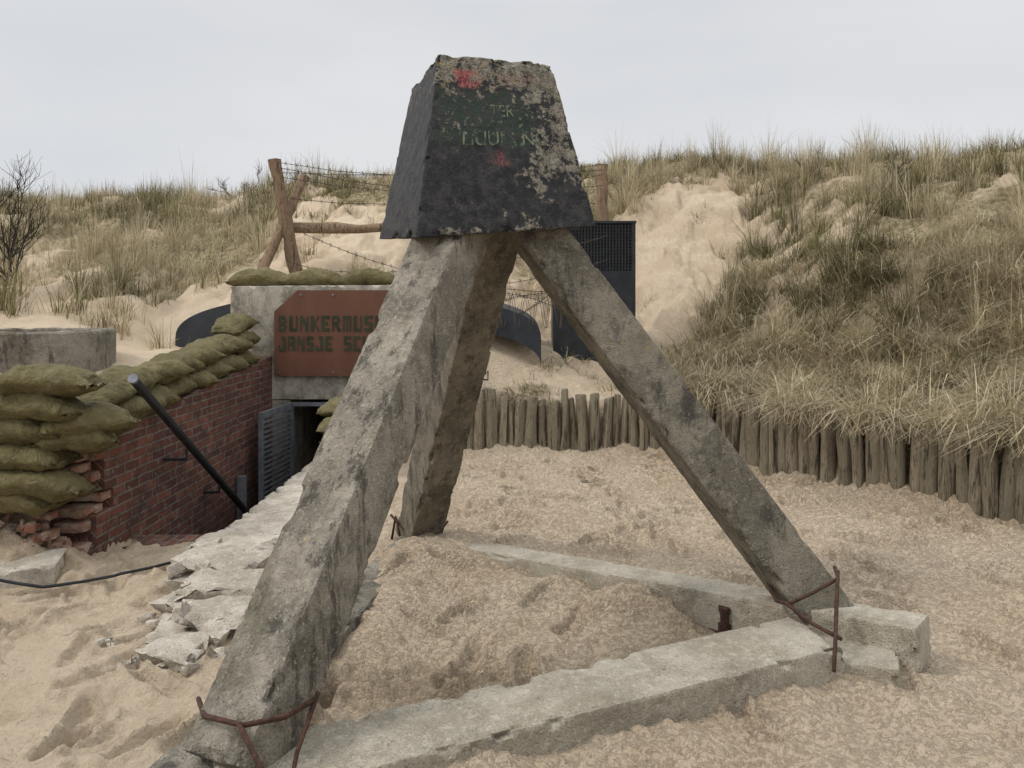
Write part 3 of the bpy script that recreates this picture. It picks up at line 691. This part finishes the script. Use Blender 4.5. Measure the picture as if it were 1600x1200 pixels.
# ---------------------------------------------------------------- grass
C_dry=np.array([(.60,.51,.34),(.53,.445,.285),(.45,.375,.235),(.70,.62,.44)])
C_grn=np.array([(.17,.16,.07),(.22,.20,.09),(.13,.13,.058),(.30,.255,.13)])
def gen_clumps(xr,yr,dens,blades,hmin,hmax,green,spread,lean,thr=.35,pref=None,width=.0045):
    area=(xr[1]-xr[0])*(yr[1]-yr[0]); m=int(area*dens)
    x=rng.uniform(*xr,m); y=rng.uniform(*yr,m); v,sd=veg(x,y)
    k=(v>thr+rng.uniform(-.15,.25,m))&(sd>.02)
    if pref is not None: k&=pref(x,y,sd)
    x,y=x[k],y[k]; m=len(x)
    if m==0: return None
    gmask=np.clip(green+fbm(x,y,.7,3,40)*1.5,0,1); hs=rng.uniform(hmin,hmax,m)*(1+.9*vn(x,y,.9,44))
    nb=blades; X=np.repeat(x,nb); Y=np.repeat(y,nb); n_=len(X)
    a=rng.uniform(0,2*math.pi,n_); rr=np.abs(rng.normal(0,spread,n_)); bx=X+rr*np.cos(a); by=Y+rr*np.sin(a)
    ln=np.repeat(hs,nb)*rng.uniform(.45,1.1,n_); az=a+rng.normal(0,.7,n_)
    le=np.clip(np.abs(rng.normal(lean,.25,n_)),.05,1.4)
    gr=rng.random(n_)<np.repeat(gmask,nb); tone=np.repeat(rng.uniform(.72,1.12,m),nb)
    col=np.where(gr[:,None],C_grn[rng.integers(0,4,n_)],C_dry[rng.integers(0,4,n_)])*(rng.uniform(.65,1.15,n_)*tone)[:,None]
    return bx,by,ln,az,le,col,rng.uniform(.6,1.5,n_)*width
parts=[]
bigr=lambda x,y,sd:(x>1.8)&(sd>2.0)
parts.append(gen_clumps((1.8,11),(5,17),10,62,.28,.62,.42,.085,.45,.42,pref=bigr))
parts.append(gen_clumps((1.8,11),(5,17),2.4,55,.60,1.0,.05,.06,.32,.45,pref=bigr))
parts.append(gen_clumps((-14,-3.3),(8,19),12,48,.28,.58,.24,.10,.45,.42))
parts.append(gen_clumps((-14,-3.3),(6,19),1.8,40,.5,.85,.05,.08,.35,.40))
parts.append(gen_clumps((-3.6,5.5),(13.4,18),14,45,.20,.42,.55,.12,.55,.30))
parts.append(gen_clumps((-3.4,3.4),(9,15),8,34,.12,.32,.30,.10,.8,.42))
parts.append(gen_clumps((-3.4,1.6),(10.3,15),4,40,.25,.5,.4,.10,.5,.38))
parts.append(gen_clumps((1.6,5.0),(10,14.5),2.6,34,.15,.45,.25,.07,.6,.12))
nearp=lambda x,y,sd:(sd<3.3)&(x>1.7)
parts.append(gen_clumps((1.7,9),(4,12),16,70,.45,.85,-.14,.11,.85,.24,pref=nearp,width=.0042))
parts.append(gen_clumps((1.7,9),(4,12),2.5,50,.35,.6,.4,.10,.5,.45,pref=nearp,width=.0045))
fen=lambda x,y,sd:(sd<1.3)
parts.append(gen_clumps((-1,2.2),(8.9,10.3),16,44,.16,.36,.25,.10,.85,.30,pref=fen,width=.004))
nearp2=lambda x,y,sd:(sd<.25)
parts.append(gen_clumps((-1,2.4),(8.4,9.4),24,30,.10,.24,.25,.08,1.0,.05,pref=nearp2,width=.004))
edge=lambda x,y,sd:(sd<.25)&(x>1.9)
parts.append(gen_clumps((1.9,7),(4,9),38,55,.3,.8,-.1,.06,1.05,.0,pref=edge,width=.004))
parts=[p for p in parts if p is not None]
bx,by,ln,az,le,col,wd=[np.concatenate([p[i] for p in parts]) for i in range(7)]
fl=(le>.75)&(bx>1.5)&(yard_sd(bx,by)<2.8); tgt=np.arctan2(4.0-by,.8-bx); az=np.where(fl,tgt+rng.normal(0,.95,len(az)),az)
bz,_s=height(bx[None,:],by[None,:]); bz=bz[0]; _s=_s[0]; bz=np.where(_s<.14,np.maximum(bz,.52),bz)
keep=(bz>.3); bx,by,bz,ln,az,le,col,wd=[q_[keep] for q_ in (bx,by,bz,ln,az,le,col,wd)]
K=4; ts=np.linspace(0,1,K); verts=np.zeros((len(bx),K,2,3),np.float32)
sx,sy=-np.sin(az+rng.normal(0,.5,len(az))),np.cos(az)
for i,tt in enumerate(ts):
    hor=le*ln*(.35*tt+.65*tt**1.8); up=ln*(tt-np.clip(le*.72,0,.95)*tt**2.2)
    px=bx+np.cos(az)*hor; py=by+np.sin(az)*hor; pz=bz-.02+up; w=wd*(1-.85*tt)
    verts[:,i,0]=np.stack([px-sx*w,py-sy*w,pz],-1); verts[:,i,1]=np.stack([px+sx*w,py+sy*w,pz],-1)
base=np.arange(len(bx),dtype=np.int32)[:,None]*(K*2); qs=[]
for i in range(K-1): qs.append(np.stack([base[:,0]+2*i,base[:,0]+2*i+1,base[:,0]+2*i+3,base[:,0]+2*i+2],-1))
me=quadmesh('dune_grass',verts.reshape(-1,3),np.concatenate(qs).astype(np.int32))
ca=me.attributes.new('gcol','FLOAT_COLOR','POINT'); cc=np.ones((len(bx),K*2,4),np.float32); cc[:,:,:3]=col[:,None,:]
ca.data.foreach_set('color',cc.ravel())
g=G('marram_grass'); c=g.attr('gcol').outputs['Color']; g.b.inputs['Specular IOR Level'].default_value=.15
tr=g.new('ShaderNodeBsdfTranslucent'); g.L(c,tr.inputs[0]); g.L(c,g.b.inputs['Base Color']); mx=g.new('ShaderNodeMixShader'); mx.inputs[0].default_value=.25
g.L(g.b.outputs[0],mx.inputs[1]); g.L(tr.outputs[0],mx.inputs[2]); g.L(mx.outputs[0],g.nt.nodes['Material Output'].inputs['Surface'])
obj('dune_grass',me,g.m)

# bare shrubs
def shrub(name,x,y,h,nst,seed):
    r=random.Random(seed); b=MB()
    def br(p,d,L,rad,dep):
        k=4; P=[p]
        for i in range(k):
            d=(d+Vector((r.uniform(-.28,.28),r.uniform(-.28,.28),r.uniform(-.1,.2)))).normalized(); P.append(P[-1]+d*L/k)
        b.tube(P,[rad*(1-.5*i/k) for i in range(k+1)],5,caps=False)
        if dep:
            for i in range(r.randint(3,5)):
                q=P[r.randint(1,k)]; br(q,(d+Vector((r.uniform(-.9,.9),r.uniform(-.9,.9),r.uniform(-.2,.5)))).normalized(),L*r.uniform(.45,.75),rad*.55,dep-1)
    z=gz(x,y)-.05
    for i in range(nst): br(Vector((x+r.uniform(-.2,.2),y+r.uniform(-.2,.2),z)),Vector((r.uniform(-.6,.6),r.uniform(-.5,.5),1)).normalized(),h*r.uniform(.5,.75),.014,3)
    b.obj(name,M_twig)
shrub('bare_shrub',-6.45,10.2,1.2,8,3); shrub('bare_shrub.001',-5.4,16,.6,3,5); shrub('bare_shrub.002',5.3,13.6,.5,3,8); shrub('bare_shrub.003',6.2,12.6,.5,3,9)

# ---------------------------------------------------------------- world, sun, camera
w=bpy.data.worlds.new('World'); S.world=w; w.use_nodes=True; nt=w.node_tree; bg=nt.nodes['Background']
el=math.radians(46)
sky=nt.nodes.new('ShaderNodeTexSky'); sky.sky_type='NISHITA'; sky.sun_disc=False; sky.sun_elevation=el
tc=nt.nodes.new('ShaderNodeTexCoord'); sp=nt.nodes.new('ShaderNodeSeparateXYZ'); nt.links.new(tc.outputs['Generated'],sp.inputs[0])
mp=nt.nodes.new('ShaderNodeMapping'); mp.inputs['Scale'].default_value=(1,1,3.2); nt.links.new(tc.outputs['Generated'],mp.inputs[0])
nz=nt.nodes.new('ShaderNodeTexNoise'); nz.inputs['Scale'].default_value=1.6; nz.inputs['Detail'].default_value=5; nz.inputs['Roughness'].default_value=.45; nt.links.new(mp.outputs[0],nz.inputs['Vector'])
cr=nt.nodes.new('ShaderNodeValToRGB'); cr.color_ramp.elements[0].position=.3; cr.color_ramp.elements[0].color=(6.3,6.55,6.95,1); cr.color_ramp.elements[1].position=.7; cr.color_ramp.elements[1].color=(7.8,7.85,8.0,1)
nt.links.new(nz.outputs['Fac'],cr.inputs[0])
mr=nt.nodes.new('ShaderNodeMapRange'); nt.links.new(sp.outputs[2],mr.inputs[0]); mr.inputs[1].default_value=.35; mr.inputs[2].default_value=1; mr.inputs[3].default_value=1; mr.inputs[4].default_value=2.4
vm=nt.nodes.new('ShaderNodeVectorMath'); vm.operation='SCALE'; nt.links.new(cr.outputs[0],vm.inputs[0]); nt.links.new(mr.outputs[0],vm.inputs['Scale'])
mx=nt.nodes.new('ShaderNodeMix'); mx.data_type='RGBA'; mx.inputs[0].default_value=.94; nt.links.new(sky.outputs[0],mx.inputs[6]); nt.links.new(vm.outputs[0],mx.inputs[7])
nt.links.new(mx.outputs[2],bg.inputs[0]); bg.inputs[1].default_value=.1
sl=bpy.data.lights.new('sun','SUN'); sl.energy=1.5; sl.angle=math.radians(12); sl.color=(1,.96,.90)
so=bpy.data.objects.new('sun',sl); S.collection.objects.link(so)
dirv=Vector((-.75,-.20,0)).normalized()*math.cos(el)+Vector((0,0,math.sin(el)))
so.rotation_euler=dirv.to_track_quat('Z','Y').to_euler()
sky.sun_rotation=math.atan2(dirv.x,dirv.y)
cam=bpy.data.cameras.new('camera'); co_=bpy.data.objects.new('camera',cam); S.collection.objects.link(co_); S.camera=co_
co_.location=(0,0,1.6); co_.rotation_euler=(math.radians(90),0,0); cam.sensor_width=36; cam.lens=28.125; cam.shift_y=-.075; cam.clip_start=.05; cam.clip_end=500
